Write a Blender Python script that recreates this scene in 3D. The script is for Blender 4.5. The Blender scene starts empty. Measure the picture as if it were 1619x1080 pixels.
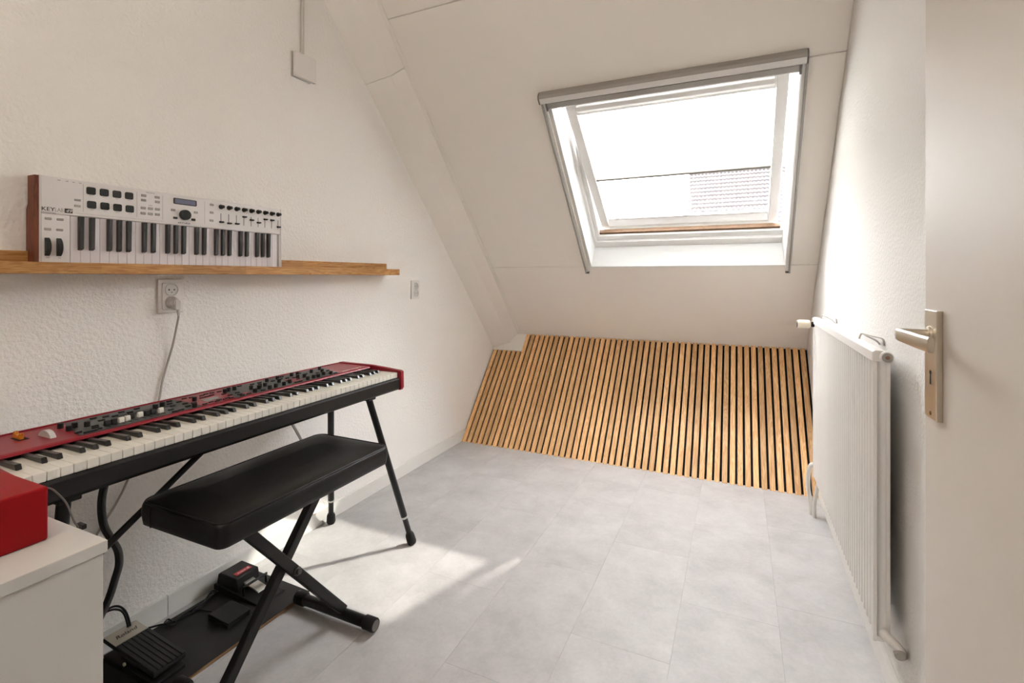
import bpy, bmesh, math, random
from mathutils import Vector, Matrix
random.seed(7)
SC = bpy.context.scene
COL = SC.collection
R = math.radians
# ------------------------------------------------------------------ camera, sky, sun, added fill light, exposure
cam_d = bpy.data.cameras.new('camera'); cam = bpy.data.objects.new('camera', cam_d); COL.objects.link(cam)
cam.location = (0, 0, 1.15); cam.rotation_euler = (R(90), 0, math.atan2(358.5, 784.0))
cam_d.sensor_width = 36; cam_d.lens = 784.0 / 1619.0 * 36; cam_d.shift_y = -103.0 / 1619.0
cam_d.clip_start = 0.02; cam_d.clip_end = 300
SC.camera = cam
W = bpy.data.worlds.new('sky'); SC.world = W; W.use_nodes = True
bg = W.node_tree.nodes['Background']; bg.inputs[0].default_value = (1.0, 0.98, 1.03, 1); bg.inputs[1].default_value = 10.5
sd = bpy.data.lights.new('sun', 'SUN'); sd.energy = 1.6; sd.angle = R(1.1); sd.color = (1, .95, .86)
so = bpy.data.objects.new('sun', sd); COL.objects.link(so)
SUNV = Vector((-1.04, -1.31, -1.485))
so.rotation_euler = SUNV.to_track_quat('-Z', 'Y').to_euler(); so.location = (4, 8, 8)
ld = bpy.data.lights.new('fill_uplight', 'AREA'); ld.shape = 'DISK'; ld.size = .9; ld.energy = 8; ld.color = (1, .92, .84)  # unseen upward fill added behind the camera to brighten the room
lo = bpy.data.objects.new('fill_uplight', ld); COL.objects.link(lo); lo.location = (-.65, -.60, 2.0); lo.rotation_euler = (math.pi, 0, 0)
SC.view_settings.view_transform = 'Standard'; SC.view_settings.look = 'None'
SC.view_settings.gamma = 1; SC.view_settings.use_curve_mapping = False
SC.view_settings.exposure = 1.70

# ------------------------------------------------------------------ materials
def lin(c):
    return tuple(((v/255)/12.92 if v/255 <= .04045 else (((v/255)+.055)/1.055)**2.4) for v in c) + (1,)
def mat(name, rgb, rough=.5, metal=0., bump=None, var=0., scale=40., spec=.5, coat=0., objvar=0., stretch=(1, 1, 1)):
    """procedural principled material; bump=(scale, strength, distance); var = noise colour variation"""
    m = bpy.data.materials.new(name); m.use_nodes = True
    nt = m.node_tree; b = nt.nodes['Principled BSDF']
    c = lin(rgb) if max(rgb) > 1 else tuple(rgb) + (1,)
    b.inputs['Base Color'].default_value = c; b.inputs['Roughness'].default_value = rough
    b.inputs['Metallic'].default_value = metal; b.inputs['Specular IOR Level'].default_value = spec
    b.inputs['Coat Weight'].default_value = coat; b.inputs['Coat Roughness'].default_value = .12
    tc = nt.nodes.new('ShaderNodeTexCoord'); mp = nt.nodes.new('ShaderNodeMapping'); mp.inputs['Scale'].default_value = stretch
    nt.links.new(tc.outputs['Object'], mp.inputs[0])
    nz = nt.nodes.new('ShaderNodeTexNoise'); nz.inputs['Scale'].default_value = scale; nz.inputs['Detail'].default_value = 4
    nt.links.new(mp.outputs[0], nz.inputs['Vector'])
    mr = nt.nodes.new('ShaderNodeMapRange'); mr.inputs[3].default_value = 1 - var; mr.inputs[4].default_value = 1 + var
    nt.links.new(nz.outputs['Fac'], mr.inputs[0])
    hsv = nt.nodes.new('ShaderNodeHueSaturation'); hsv.inputs['Color'].default_value = c
    last = mr.outputs[0]
    if objvar:
        oi = nt.nodes.new('ShaderNodeObjectInfo'); m2 = nt.nodes.new('ShaderNodeMapRange')
        m2.inputs[3].default_value = 1 - objvar; m2.inputs[4].default_value = 1 + objvar
        nt.links.new(oi.outputs['Random'], m2.inputs[0])
        mm = nt.nodes.new('ShaderNodeMath'); mm.operation = 'MULTIPLY'
        nt.links.new(last, mm.inputs[0]); nt.links.new(m2.outputs[0], mm.inputs[1]); last = mm.outputs[0]
    nt.links.new(last, hsv.inputs['Value']); nt.links.new(hsv.outputs[0], b.inputs['Base Color'])
    if bump:
        n2 = nt.nodes.new('ShaderNodeTexNoise'); n2.inputs['Scale'].default_value = bump[0]; n2.inputs['Detail'].default_value = 3
        n2.inputs['Roughness'].default_value = .55
        nt.links.new(mp.outputs[0], n2.inputs['Vector'])
        bp = nt.nodes.new('ShaderNodeBump'); bp.inputs['Strength'].default_value = bump[1]; bp.inputs['Distance'].default_value = bump[2]
        nt.links.new(n2.outputs['Fac'], bp.inputs['Height']); nt.links.new(bp.outputs[0], b.inputs['Normal'])
    return m
def wood(name, light, dark, axis=2, freq=1.0, rough=.55, staves=False, objvar=.13):
    m = bpy.data.materials.new(name); m.use_nodes = True
    nt = m.node_tree; b = nt.nodes['Principled BSDF']; b.inputs['Roughness'].default_value = rough
    L = nt.links.new; N = nt.nodes.new
    tc = N('ShaderNodeTexCoord'); oi = N('ShaderNodeObjectInfo')
    off = N('ShaderNodeVectorMath'); off.operation = 'SCALE'; off.inputs[0].default_value = (31.7, 17.3, 23.9); L(oi.outputs['Random'], off.inputs['Scale'])
    add = N('ShaderNodeVectorMath'); add.operation = 'ADD'; L(tc.outputs['Object'], add.inputs[0]); L(off.outputs[0], add.inputs[1])
    mp = N('ShaderNodeMapping'); s = [26 * freq] * 3; s[axis] = 2.2 * freq; mp.inputs['Scale'].default_value = s; L(add.outputs[0], mp.inputs[0])
    wv = N('ShaderNodeTexNoise'); wv.inputs['Scale'].default_value = 1.3; wv.inputs['Detail'].default_value = 3; wv.inputs['Distortion'].default_value = 2.2; L(mp.outputs[0], wv.inputs['Vector'])
    rings = N('ShaderNodeMath'); rings.operation = 'MULTIPLY'; rings.inputs[1].default_value = 34; L(wv.outputs['Fac'], rings.inputs[0])
    sn = N('ShaderNodeMath'); sn.operation = 'SINE'; L(rings.outputs[0], sn.inputs[0])
    mp2 = N('ShaderNodeMapping'); s = [260.] * 3; s[axis] = 9; mp2.inputs['Scale'].default_value = s; L(add.outputs[0], mp2.inputs[0])
    fine = N('ShaderNodeTexNoise'); fine.inputs['Scale'].default_value = 1; fine.inputs['Detail'].default_value = 3; L(mp2.outputs[0], fine.inputs['Vector'])
    ma = N('ShaderNodeMath'); ma.operation = 'MULTIPLY_ADD'; ma.inputs[1].default_value = .2; L(sn.outputs[0], ma.inputs[0]); L(fine.outputs['Fac'], ma.inputs[2])
    cr = N('ShaderNodeValToRGB'); cr.color_ramp.elements[0].position = .22; cr.color_ramp.elements[1].position = .82
    cr.color_ramp.elements[0].color = lin(dark); cr.color_ramp.elements[1].color = lin(light); L(ma.outputs[0], cr.inputs[0])
    hs = N('ShaderNodeHueSaturation'); L(cr.outputs[0], hs.inputs['Color'])
    mr = N('ShaderNodeMapRange'); mr.inputs[3].default_value = 1 - objvar; mr.inputs[4].default_value = 1 + objvar; L(oi.outputs['Random'], mr.inputs[0])
    if staves:
        br = N('ShaderNodeTexBrick'); br.inputs['Scale'].default_value = 1; br.inputs['Mortar Size'].default_value = 0
        br.inputs['Brick Width'].default_value = .23; br.inputs['Row Height'].default_value = .031; br.inputs['Color1'].default_value = (.82, .82, .82, 1); br.inputs['Color2'].default_value = (1.12, 1.12, 1.12, 1)
        sx = N('ShaderNodeSeparateXYZ'); cx = N('ShaderNodeCombineXYZ'); L(tc.outputs['Object'], sx.inputs[0]); L(sx.outputs[1], cx.inputs[0]); L(sx.outputs[2], cx.inputs[1]); L(cx.outputs[0], br.inputs['Vector'])
        L(br.outputs['Color'], hs.inputs['Value'])
    else:
        L(mr.outputs[0], hs.inputs['Value'])
    L(hs.outputs[0], b.inputs['Base Color'])
    bp = N('ShaderNodeBump'); bp.inputs['Strength'].default_value = .15; bp.inputs['Distance'].default_value = .001; L(ma.outputs[0], bp.inputs['Height']); L(bp.outputs[0], b.inputs['Normal'])
    return m

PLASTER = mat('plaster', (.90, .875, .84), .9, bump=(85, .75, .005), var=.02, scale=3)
PLASTER_DIM = mat('plaster_right_dimmed', (.78, .755, .72), .9, bump=(95, .55, .004), var=.02, scale=3)  # same plaster, colour darkened to offset light on this wall; left copy lightened
SMOOTHW = mat('ceiling_paint', (.88, .83, .77), .85, bump=(20, .12, .002), var=.015, scale=2)
BEAMW = mat('beam_paint', (.88, .835, .78), .8, bump=(60, .1, .001))
TRIMW = mat('white_gloss_paint', (.80, .78, .74), .38, bump=(40, .05, .001))
REVEAL = mat('white_reveal_paint', (.86, .87, .86), .45, var=.01)
SASHW = mat('white_sash_lacquer', (.85, .84, .82), .35, var=.01)
BROWNEDGE = mat('weathered_brown_edge', (120, 92, 68), .8, var=.35, scale=60)
DOORP = mat('door_paint', (.66, .60, .54), .58, spec=.25, bump=(300, .08, .0006), var=.03, scale=5)
RADW = mat('radiator_enamel', (.82, .80, .77), .33, var=.008)
OAK = wood('oak_slat', (206, 160, 106), (164, 112, 62))
SHELFW = wood('oak_stave_board', (204, 156, 92), (166, 112, 56), axis=1, staves=True)
FELT = mat('black_felt', (.006, .0055, .0055), .95, bump=(400, .4, .001))
BLACK = mat('black_powder_coat', (.009, .0085, .009), .42, spec=.3, bump=(500, .06, .0004))
BLACKPL = mat('black_plastic', (.010, .010, .0105), .5, spec=.3, bump=(300, .08, .0004))
RUBBER = mat('black_rubber', (.011, .0105, .0105), .7, spec=.3, bump=(200, .1, .0005))
LEATHER = mat('black_vinyl', (.006, .0057, .006), .36, spec=.26, bump=(700, .12, .0005), var=.1, scale=8)
REDP = mat('red_painted_metal', (.25, .006, .016), .38, spec=.4, bump=(900, .08, .0003), coat=.05)
REDBOX = mat('red_lacquer', (.30, .001, .004), .42, spec=.22, bump=(500, .05, .0004))
CTRL = mat('grey_control_panel', (.05, .053, .053), .42, spec=.35, var=.05)
SCREENG = mat('grey_display', (.22, .22, .21), .25)
IVORY = mat('ivory_key', (.76, .735, .66), .28, var=.01)
EBONY = mat('ebony_key', (.012, .012, .012), .28, spec=.55)
MIDIW = mat('white_plastic', (.78, .75, .74), .42, var=.01)
MIDIKEY = mat('white_key_plastic', (.80, .76, .79), .3, var=.01)
GREYBTN = mat('grey_rubber_button', (.36, .34, .32), .6, var=.03)
DARKPAD = mat('dark_rubber_pad', (.018, .022, .022), .55, var=.05)
LCD = mat('blue_grey_lcd', (.16, .165, .26), .2)
INK = mat('dark_ink', (.03, .028, .028), .6)
INKG = mat('grey_ink', (.32, .30, .30), .6)
WHITEINK = mat('white_ink', (.80, .76, .74), .6)
REDINK = mat('red_label', (.55, .03, .03), .5)
WALNUT = wood('brown_cheek_wood', (120, 62, 36), (84, 38, 22), axis=1, rough=.5)
ORANGEW = wood('orange_stick_wood', (214, 136, 34), (172, 96, 22), axis=0, rough=.4)
DRAWBARW = mat('cream_drawbar', (.78, .75, .68), .35)
GREYCAP = mat('grey_wheel', (.52, .50, .49), .4)
STEEL = mat('brushed_steel', (.62, .60, .57), .32, metal=1., bump=(300, .05, .0003))
NICKEL = mat('matt_nickel', (.62, .57, .48), .36, metal=1., bump=(250, .06, .0003))
DARKHOLE = mat('dark_hole', (.012, .01, .009), .9)
DESKW = mat('white_foil_board', (.64, .62, .59), .4, var=.01)
SOCKW = mat('white_socket_plastic', (.80, .765, .73), .35)
GREYPL = mat('pale_grey_plastic', (.60, .575, .55), .5)
CABLEG = mat('grey_cable', (.42, .39, .36), .55)
CABLEB = mat('black_cable', (.007, .007, .007), .5, spec=.3)
CABLEK = mat('dark_grey_cable', (.09, .09, .09), .45)
PLYBLACK = mat('black_stained_board', (.018, .0165, .0165), .55, spec=.3, bump=(90, .25, .001), var=.25, scale=30)
PLYEDGE = wood('plywood_edge', (170, 130, 92), (110, 78, 52), axis=1)
BLINDGREY = mat('grey_blind_fabric', (.30, .295, .28), .6, var=.03)
ALU = mat('anodised_aluminium', (.72, .70, .67), .45, metal=.1)
ALUD = mat('dark_grey_end_cap', (.13, .125, .115), .5)
ALUM = mat('mid_grey_pull_bar', (.36, .34, .31), .45, metal=.1)
BLINDBAR = mat('taupe_blind_bar', (.24, .22, .20), .5)
RIBM = mat('dark_grey_rubber', (.022, .022, .022), .5, spec=.4)
BOLTM = mat('dark_steel', (.12, .115, .11), .35, metal=.8)
RINGM = mat('socket_inset_plastic', (.68, .66, .63), .4)
CREAM = mat('cream_valve_cap', (.78, .70, .54), .45)
SUBFLOOR = mat('joint_grey', (.30, .285, .28), .9)
ROOFT = mat('roof_tile', (.049, .045, .045), .95, spec=0., var=.2, scale=3)
BRICK = mat('far_brick', (.04, .035, .03), .95, spec=0., var=.15, scale=12)
BARK = mat('far_bark', (.03, .028, .025), .95, spec=0., var=.2, scale=10)
GRASS = mat('far_ground', (.12, .14, .08), .95, var=.2, scale=1)

def floor_mat():
    m = bpy.data.materials.new('concrete_look_vinyl'); m.use_nodes = True
    nt = m.node_tree; b = nt.nodes['Principled BSDF']; L = nt.links.new; N = nt.nodes.new
    b.inputs['Roughness'].default_value = .48; b.inputs['Specular IOR Level'].default_value = .4
    tc = N('ShaderNodeTexCoord'); oi = N('ShaderNodeObjectInfo')
    off = N('ShaderNodeVectorMath'); off.operation = 'SCALE'; off.inputs[0].default_value = (41.7, 57.3, 3.9); L(oi.outputs['Random'], off.inputs['Scale'])
    add = N('ShaderNodeVectorMath'); add.operation = 'ADD'; L(tc.outputs['Object'], add.inputs[0]); L(off.outputs[0], add.inputs[1])
    n1 = N('ShaderNodeTexNoise'); n1.inputs['Scale'].default_value = 6.0; n1.inputs['Detail'].default_value = 9; n1.inputs['Roughness'].default_value = .68; n1.inputs['Distortion'].default_value = .15; L(add.outputs[0], n1.inputs['Vector'])
    n2 = N('ShaderNodeTexNoise'); n2.inputs['Scale'].default_value = 90; n2.inputs['Detail'].default_value = 3; L(add.outputs[0], n2.inputs['Vector'])
    mx = N('ShaderNodeMath'); mx.operation = 'MULTIPLY_ADD'; mx.inputs[1].default_value = .22; L(n2.outputs['Fac'], mx.inputs[0]); L(n1.outputs['Fac'], mx.inputs[2])
    cr = N('ShaderNodeValToRGB'); cr.color_ramp.elements[0].position = .34; cr.color_ramp.elements[1].position = .82
    cr.color_ramp.elements[0].color = (.37, .355, .35, 1); cr.color_ramp.elements[1].color = (.53, .51, .504, 1); L(mx.outputs[0], cr.inputs[0])
    hs = N('ShaderNodeHueSaturation'); mr = N('ShaderNodeMapRange'); mr.inputs[3].default_value = .993; mr.inputs[4].default_value = 1.007
    L(oi.outputs['Random'], mr.inputs[0]); L(mr.outputs[0], hs.inputs['Value']); L(cr.outputs[0], hs.inputs['Color']); L(hs.outputs[0], b.inputs['Base Color'])
    bp = N('ShaderNodeBump'); bp.inputs['Strength'].default_value = .08; bp.inputs['Distance'].default_value = .001; L(mx.outputs[0], bp.inputs['Height']); L(bp.outputs[0], b.inputs['Normal'])
    return m
FLOORM = floor_mat()
def glass_mat():
    m = bpy.data.materials.new('window_glass'); m.use_nodes = True
    nt = m.node_tree; nt.nodes.remove(nt.nodes['Principled BSDF']); out = nt.nodes['Material Output']; L = nt.links.new
    t = nt.nodes.new('ShaderNodeBsdfTransparent'); t.inputs[0].default_value = (.94, .96, .95, 1)
    g = nt.nodes.new('ShaderNodeBsdfGlossy'); g.inputs['Roughness'].default_value = .02
    f = nt.nodes.new('ShaderNodeFresnel'); f.inputs[0].default_value = 1.3
    mx = nt.nodes.new('ShaderNodeMixShader'); L(f.outputs[0], mx.inputs[0]); L(t.outputs[0], mx.inputs[1]); L(g.outputs[0], mx.inputs[2]); L(mx.outputs[0], out.inputs[0])
    return m
GLASS = glass_mat()
def blind_mat():
    m = bpy.data.materials.new('translucent_pleated_fabric'); m.use_nodes = True
    nt = m.node_tree; nt.nodes.remove(nt.nodes['Principled BSDF']); out = nt.nodes['Material Output']; L = nt.links.new
    t = nt.nodes.new('ShaderNodeBsdfTranslucent'); t.inputs[0].default_value = (.80, .79, .76, 1)
    g = nt.nodes.new('ShaderNodeBsdfDiffuse'); g.inputs[0].default_value = (.85, .85, .84, 1)
    nz = nt.nodes.new('ShaderNodeTexNoise'); nz.inputs['Scale'].default_value = 300
    mr = nt.nodes.new('ShaderNodeMapRange'); mr.inputs[3].default_value = .46; mr.inputs[4].default_value = .40; L(nz.outputs[0], mr.inputs[0])
    mx = nt.nodes.new('ShaderNodeMixShader'); L(mr.outputs[0], mx.inputs[0]); L(t.outputs[0], mx.inputs[1]); L(g.outputs[0], mx.inputs[2]); L(mx.outputs[0], out.inputs[0])
    return m
BLINDM = blind_mat()

# ------------------------------------------------------------------ mesh helpers
class MB:
    def __init__(s): s.v = []; s.f = []; s.sm = []
    def add(s, vs, fs, smooth=False, T=None):
        o = len(s.v)
        s.v += [tuple(T @ Vector(p)) if T else tuple(p) for p in vs]
        s.f += [tuple(i + o for i in f) for f in fs]; s.sm += [smooth] * len(fs); return s
    def box(s, x0, x1, y0, y1, z0, z1, T=None):
        if x0 > x1: x0, x1 = x1, x0
        if y0 > y1: y0, y1 = y1, y0
        if z0 > z1: z0, z1 = z1, z0
        v = [(x, y, z) for x in (x0, x1) for y in (y0, y1) for z in (z0, z1)]
        return s.add(v, [(0, 1, 3, 2), (4, 6, 7, 5), (0, 4, 5, 1), (2, 3, 7, 6), (0, 2, 6, 4), (1, 5, 7, 3)], T=T)
    def prism(s, poly, axis, a, b, T=None):
        """poly: 2D points on the two other axes (cyclic order x,y,z without axis), extruded a..b"""
        def p3(p, t):
            q = list(p); q.insert(axis, t); return tuple(q)
        n = len(poly); v = [p3(p, a) for p in poly] + [p3(p, b) for p in poly]
        f = [tuple(range(n))[::-1], tuple(range(n, 2*n))] + [(i, (i+1) % n, n + (i+1) % n, n + i) for i in range(n)]
        return s.add(v, f, T=T)
    def tube(s, pts, r, n=10, caps=True, T=None, closed=False):
        pts = [Vector(p) for p in pts]; rs = r if isinstance(r, (list, tuple)) else [r] * len(pts)
        v = []; f = []; up = None
        for i, p in enumerate(pts):
            if closed: d = pts[(i+1) % len(pts)] - pts[i-1]
            else: d = pts[min(i+1, len(pts)-1)] - pts[max(i-1, 0)]
            d.normalize()
            if up is None:
                up = Vector((0, 0, 1)) if abs(d.z) < .9 else Vector((1, 0, 0))
            a = up - d * up.dot(d); a.normalize(); b = d.cross(a); up = a
            for k in range(n):
                t = 2*math.pi*k/n; v.append(p + (a*math.cos(t) + b*math.sin(t)) * rs[i])
        m = len(pts)
        for i in range(m if closed else m-1):
            j = (i+1) % m
            for k in range(n): f.append((i*n+k, i*n+(k+1) % n, j*n+(k+1) % n, j*n+k))
        o = len(s.v); s.add(v, f, True, T)
        if caps and not closed: s.add(v[:n], [tuple(range(n))[::-1]], False, T); s.add(v[-n:], [tuple(range(n))], False, T)
        return s
    def cyl(s, a, b, r, r2=None, n=16, T=None): return s.tube([a, b], [r, r if r2 is None else r2], n, T=T)
    def lathe(s, prof, o, ax='z', n=24, T=None):
        """prof: (radius, height) along axis from o"""
        if len(prof) > 2:
            for i in range(len(prof)-1): s.lathe_seg(prof[i:i+2], o, ax, n, T, i == 0, i == len(prof)-2)
            return s
        return s.lathe_seg(prof, o, ax, n, T, True, True)
    def lathe_seg(s, prof, o, ax, n, T, c0, c1):
        v = []; f = []
        for r, h in prof:
            for k in range(n):
                t = 2*math.pi*k/n; c, q = r*math.cos(t), r*math.sin(t)
                v.append({'z': (o[0]+c, o[1]+q, o[2]+h), 'x': (o[0]+h, o[1]+c, o[2]+q), 'y': (o[0]+q, o[1]+h, o[2]+c)}[ax])
        m = len(prof)
        for i in range(m-1):
            for k in range(n): f.append((i*n+k, i*n+(k+1) % n, (i+1)*n+(k+1) % n, (i+1)*n+k))
        s.add(v, f, True, T)
        if c0 and prof[0][0] > 0: s.add(v[:n], [tuple(range(n))[::-1]], False, T)
        if c1 and prof[-1][0] > 0: s.add(v[-n:], [tuple(range(n))], False, T)
        return s
    def mesh(s, name, m):
        me = bpy.data.meshes.new(name); me.from_pydata(s.v, [], s.f); me.update()
        for p, k in zip(me.polygons, s.sm): p.use_smooth = k
        me.materials.append(m); return me
def link(name, data, parent=None):
    o = bpy.data.objects.new(name, data); COL.objects.link(o)
    if parent is not None: o.parent = parent
    return o
def obj(name, mb, m, parent=None, bevel=0., label=None, loc=None, seg=2):
    """mb in the parent's local frame"""
    o = link(name, mb.mesh(name, m) if isinstance(mb, MB) else mb, parent)
    if loc: o.location = loc
    if bevel:
        md = o.modifiers.new('bevel', 'BEVEL'); md.width = bevel; md.segments = seg; md.limit_method = 'ANGLE'; md.angle_limit = R(35)
        md.harden_normals = False
    if label: o['label'] = label
    return o
def tag(o, label=None, cat=None, group=None, kind=None):
    if label: o['label'] = label
    if cat: o['category'] = cat
    if group: o['group'] = group
    if kind: o['kind'] = kind
    return o
def thing(name, label, cat, M=Matrix.Identity(4), group=None):
    o = link(name, None); o.matrix_basis = M; o.empty_display_size = .05
    return tag(o, label, cat, group)
def struct(name, mb, m, label, cat='wall', bevel=0., M=None):
    o = obj(name, mb, m, None, bevel); tag(o, label, cat, None, 'structure')
    if M is not None: o.matrix_basis = M
    return o
def frame3(X, Y, Z, o):
    return Matrix(((X[0], Y[0], Z[0], o[0]), (X[1], Y[1], Z[1], o[1]), (X[2], Y[2], Z[2], o[2]), (0, 0, 0, 1)))
def rrect(x0, x1, y0, y1, r, n=5):
    p = []
    for cx, cy, a in ((x1-r, y1-r, 0), (x0+r, y1-r, 90), (x0+r, y0+r, 180), (x1-r, y0+r, 270)):
        for k in range(n+1):
            t = R(a + 90*k/n); p.append((cx + r*math.cos(t), cy + r*math.sin(t)))
    return p
def smooth(pts, n=6):
    pts = [Vector(p) for p in pts]; out = []
    P = [2*pts[0]-pts[1]] + pts + [2*pts[-1]-pts[-2]]
    for i in range(1, len(P)-2):
        for k in range(n):
            t = k/n; a, b, c, d = P[i-1], P[i], P[i+1], P[i+2]
            out.append(.5*((2*b) + (c-a)*t + (2*a-5*b+4*c-d)*t*t + (3*b-a-3*c+d)*t**3))
    out.append(pts[-1]); return out
def text(name, s, size, m, parent, X, Y, o, ext=.0003, width=None, align='LEFT', shear=0.):
    cu = bpy.data.curves.new(name, 'FONT'); cu.body = s; cu.size = size; cu.extrude = ext; cu.align_x = align; cu.shear = shear; cu.resolution_u = 3
    t = bpy.data.objects.new('tmp', cu); COL.objects.link(t); bpy.context.view_layer.update()
    me = bpy.data.meshes.new_from_object(t.evaluated_get(bpy.context.evaluated_depsgraph_get()))
    bpy.data.objects.remove(t)
    X = Vector(X).normalized(); Y = Vector(Y).normalized(); Z = X.cross(Y)
    if width:
        w = max(v.co.x for v in me.vertices) - min(v.co.x for v in me.vertices)
        me.transform(Matrix.Diagonal((width/w, 1, 1, 1)))
    me.transform(frame3(X, Y, Z, o)); me.materials.clear(); me.materials.append(m)
    return link(name, me, parent)

# ------------------------------------------------------------------ dimensions
XL, XR = -1.766, .39
P = R(46.6); cP, sP = math.cos(P), math.sin(P)
CO = Vector((0, 3.600, .696))                                       # foot of the sloped ceiling
MC = frame3((1, 0, 0), (0, -cP, sP), (0, -sP, -cP), CO)             # ceiling frame: x, u up the slope, n into the room
T = R(49); cT, sT = math.cos(T), math.sin(T)
MS = frame3((1, 0, 0), (0, cT, sT), (0, -sT, cT), (0, 2.995, 0))    # slat wall frame: x, s up the panel, n into the room
ZF = 2.75; YF = CO.y - (ZF - CO.z) / math.tan(P)                    # flat ceiling height and where the slope meets it

# ------------------------------------------------------------------ structure
fl = struct('floor', MB().box(XL-.1, XR+.1, -1.6, 4.45, -.12, -.003), SUBFLOOR, 'grey concrete-look vinyl tile floor', 'floor')
cols = [-1.766, -1.714, -1.409, -1.103, -.797, -.492, -.186, .12, .39]
starts = [1.1, 1.5, 1.33, 1.62, 1.261, 1.532, 1.843, 1.960]
for i in range(8):
    x0, x1 = cols[i], cols[i+1]; y = starts[i] - .61 * 5
    while y < 3.02:
        a, b = max(y, -1.5), min(y + .61, 3.02)
        if b > a + .01:
            obj('tile', MB().box(-(x1-x0)/2 + .0003, (x1-x0)/2 - .0003, -(b-a)/2 + .0003, (b-a)/2 - .0003, -.003, 0), FLOORM, fl, loc=((x0+x1)/2, (a+b)/2, 0))
        y += .61
def wallpoly():
    def sl(off, z):  # y on slope plane at given off for height z
        # point = CO + u*U + off*N ; z = .696+u*sP-off*cP ; y=3.6-u*cP-off*sP
        u = (z - CO.z + off*cP)/sP; return CO.y - u*cP - off*sP
    return [(-1.5, -.1), (4.3, -.1), (sl(-.1, -.1), -.1), (sl(-.1, ZF+.1), ZF+.1), (-1.5, ZF+.1)]
wp = wallpoly(); wp = [wp[0], wp[2], wp[3], wp[4]]
struct('wall_left', MB().prism(wp, 0, XL-.2, XL), PLASTER, 'left plastered side wall behind the keyboards, rough white stucco')
def rw(y0, y1, z0):
    return None
# right wall with a doorway (behind the camera's right shoulder) from y=-.47 to .40
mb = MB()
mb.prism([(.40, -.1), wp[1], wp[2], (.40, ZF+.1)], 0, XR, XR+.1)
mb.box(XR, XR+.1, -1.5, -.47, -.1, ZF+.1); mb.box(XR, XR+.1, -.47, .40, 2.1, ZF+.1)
struct('wall_right', mb, PLASTER_DIM, 'right plastered side wall behind the radiator, white stucco')
struct('wall_back', MB().box(XL-.2, XR+1.3, -1.6, -1.5, -.1, ZF+.1), PLASTER, 'back wall behind the camera')
hall = MB().box(XR+1.2, XR+1.3, -1.5, 1.2, -.1, ZF+.1).box(XR+.1, XR+1.3, 1.1, 1.2, -.1, ZF+.1)
struct('wall_hall', hall, PLASTER, 'hallway wall seen through the open doorway')
struct('floor_hall', MB().box(XR+.1, XR+1.3, -1.6, 1.2, -.12, 0), FLOORM, 'hallway floor beyond the doorway', 'floor')
struct('ceiling_flat', MB().box(XL-.2, XR+1.3, -1.6, YF+.03, ZF, ZF+.1), SMOOTHW, 'flat white ceiling behind the camera', 'ceiling')
# sloped ceiling: slab with the window hole, boarded with panels
HX0, HX1, HU0, HU1 = -.862, .234, .700, 1.87
UE = (ZF+.1 - CO.z) / sP + .25
sl = MB()
for a in ((XL-.2, HX0, -1.15, UE), (HX1, XR+.1, -1.15, UE), (HX0, HX1, -1.15, HU0), (HX0, HX1, HU1, UE)):
    sl.box(a[0], a[1], a[2], a[3], -.20, -.012)
ceil = struct('ceiling', sl, SMOOTHW, 'sloped white boarded ceiling with the roof window', 'ceiling', M=MC)
def board(poly):
    obj('panel', MB().prism(poly, 2, -.012, 0), SMOOTHW, ceil, bevel=.005)
g = .0008
board([(XL, -.02), (XR, -.02), (XR, .711-g), (XL, .711-g)])
board([(XL, .711+g), (HX0, .711+g), (HX0, 1.87), (HX1, 1.87), (HX1, 1.848+g), (XR, 1.848+g), (XR, 2.37-g), (XL, 2.37-g)])
board([(HX1, .711+g), (XR, .711+g), (XR, 1.848-g), (HX1, 1.848-g)])
board([(XL, 2.37+g), (XR, 2.37+g), (XR, UE), (XL, UE)])
# beam along the left wall (two lengths), its flat strip and the end piece
UB = 2.133
def beam(u0, u1, d):
    return MB().prism([(XL-.01, 0), (-1.592-d*.3, 0), (-1.640+d, .085+d), (XL-.01, .146+d)], 1, u0, u1)
# prism axis=1 -> poly gives (x, n)
bs = beam(-.02, UB, 0)
b0 = struct('trim_1', bs, BEAMW, 'boxed chamfered beam up the slope beside the left wall', 'beam', bevel=.003, M=MC)
obj('beam_length', beam(UB+.0015, UE, .006), BEAMW, b0, bevel=.003, label='upper length of the beam, slightly proud')
obj('cover_strip', MB().box(-1.594, -1.572, -.0, UE, 0, .006), BEAMW, b0, bevel=.002)
struct('trim_2', MB().box(XL, -1.517, .763, .926, -.03, -.001), BEAMW, 'small white end board between beam and slats', 'trim', bevel=.002, M=MS)

# ---- slat wall
sw = thing('slatted_wall_panel', 'oak slat panel on black backing leaning back under the sloped ceiling', 'wall panel', MS)
obj('backing', MB().box(XL, XR, 0, .922, -.035, -.014), FELT, sw)
pitch = .03976; fullL = .925; shortL = .762
mf = MB().box(-.0137, .0137, 0, fullL, -.014, 0); mfm = mf.mesh('slat_full', OAK)
ms_ = MB().box(-.0137, .0137, 0, shortL, -.014, 0).mesh('slat_short', OAK)
# wood grain runs along local y here, so rotate: use a dedicated material axis
OAKY = wood('oak_slat_lengthwise', (244, 203, 148), (213, 159, 103), axis=1, objvar=.18)
for me in (mfm, ms_): me.materials.clear(); me.materials.append(OAKY)
x = XL + .010 + .0137; k = 0
while x < XR - .020:
    short = x < -1.530
    o = obj('slat', ms_ if short else mfm, None, sw, loc=(x, random.uniform(-.0, .0015), random.uniform(-.0004, .0004)), bevel=.0012, seg=1)
    x += pitch

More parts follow.
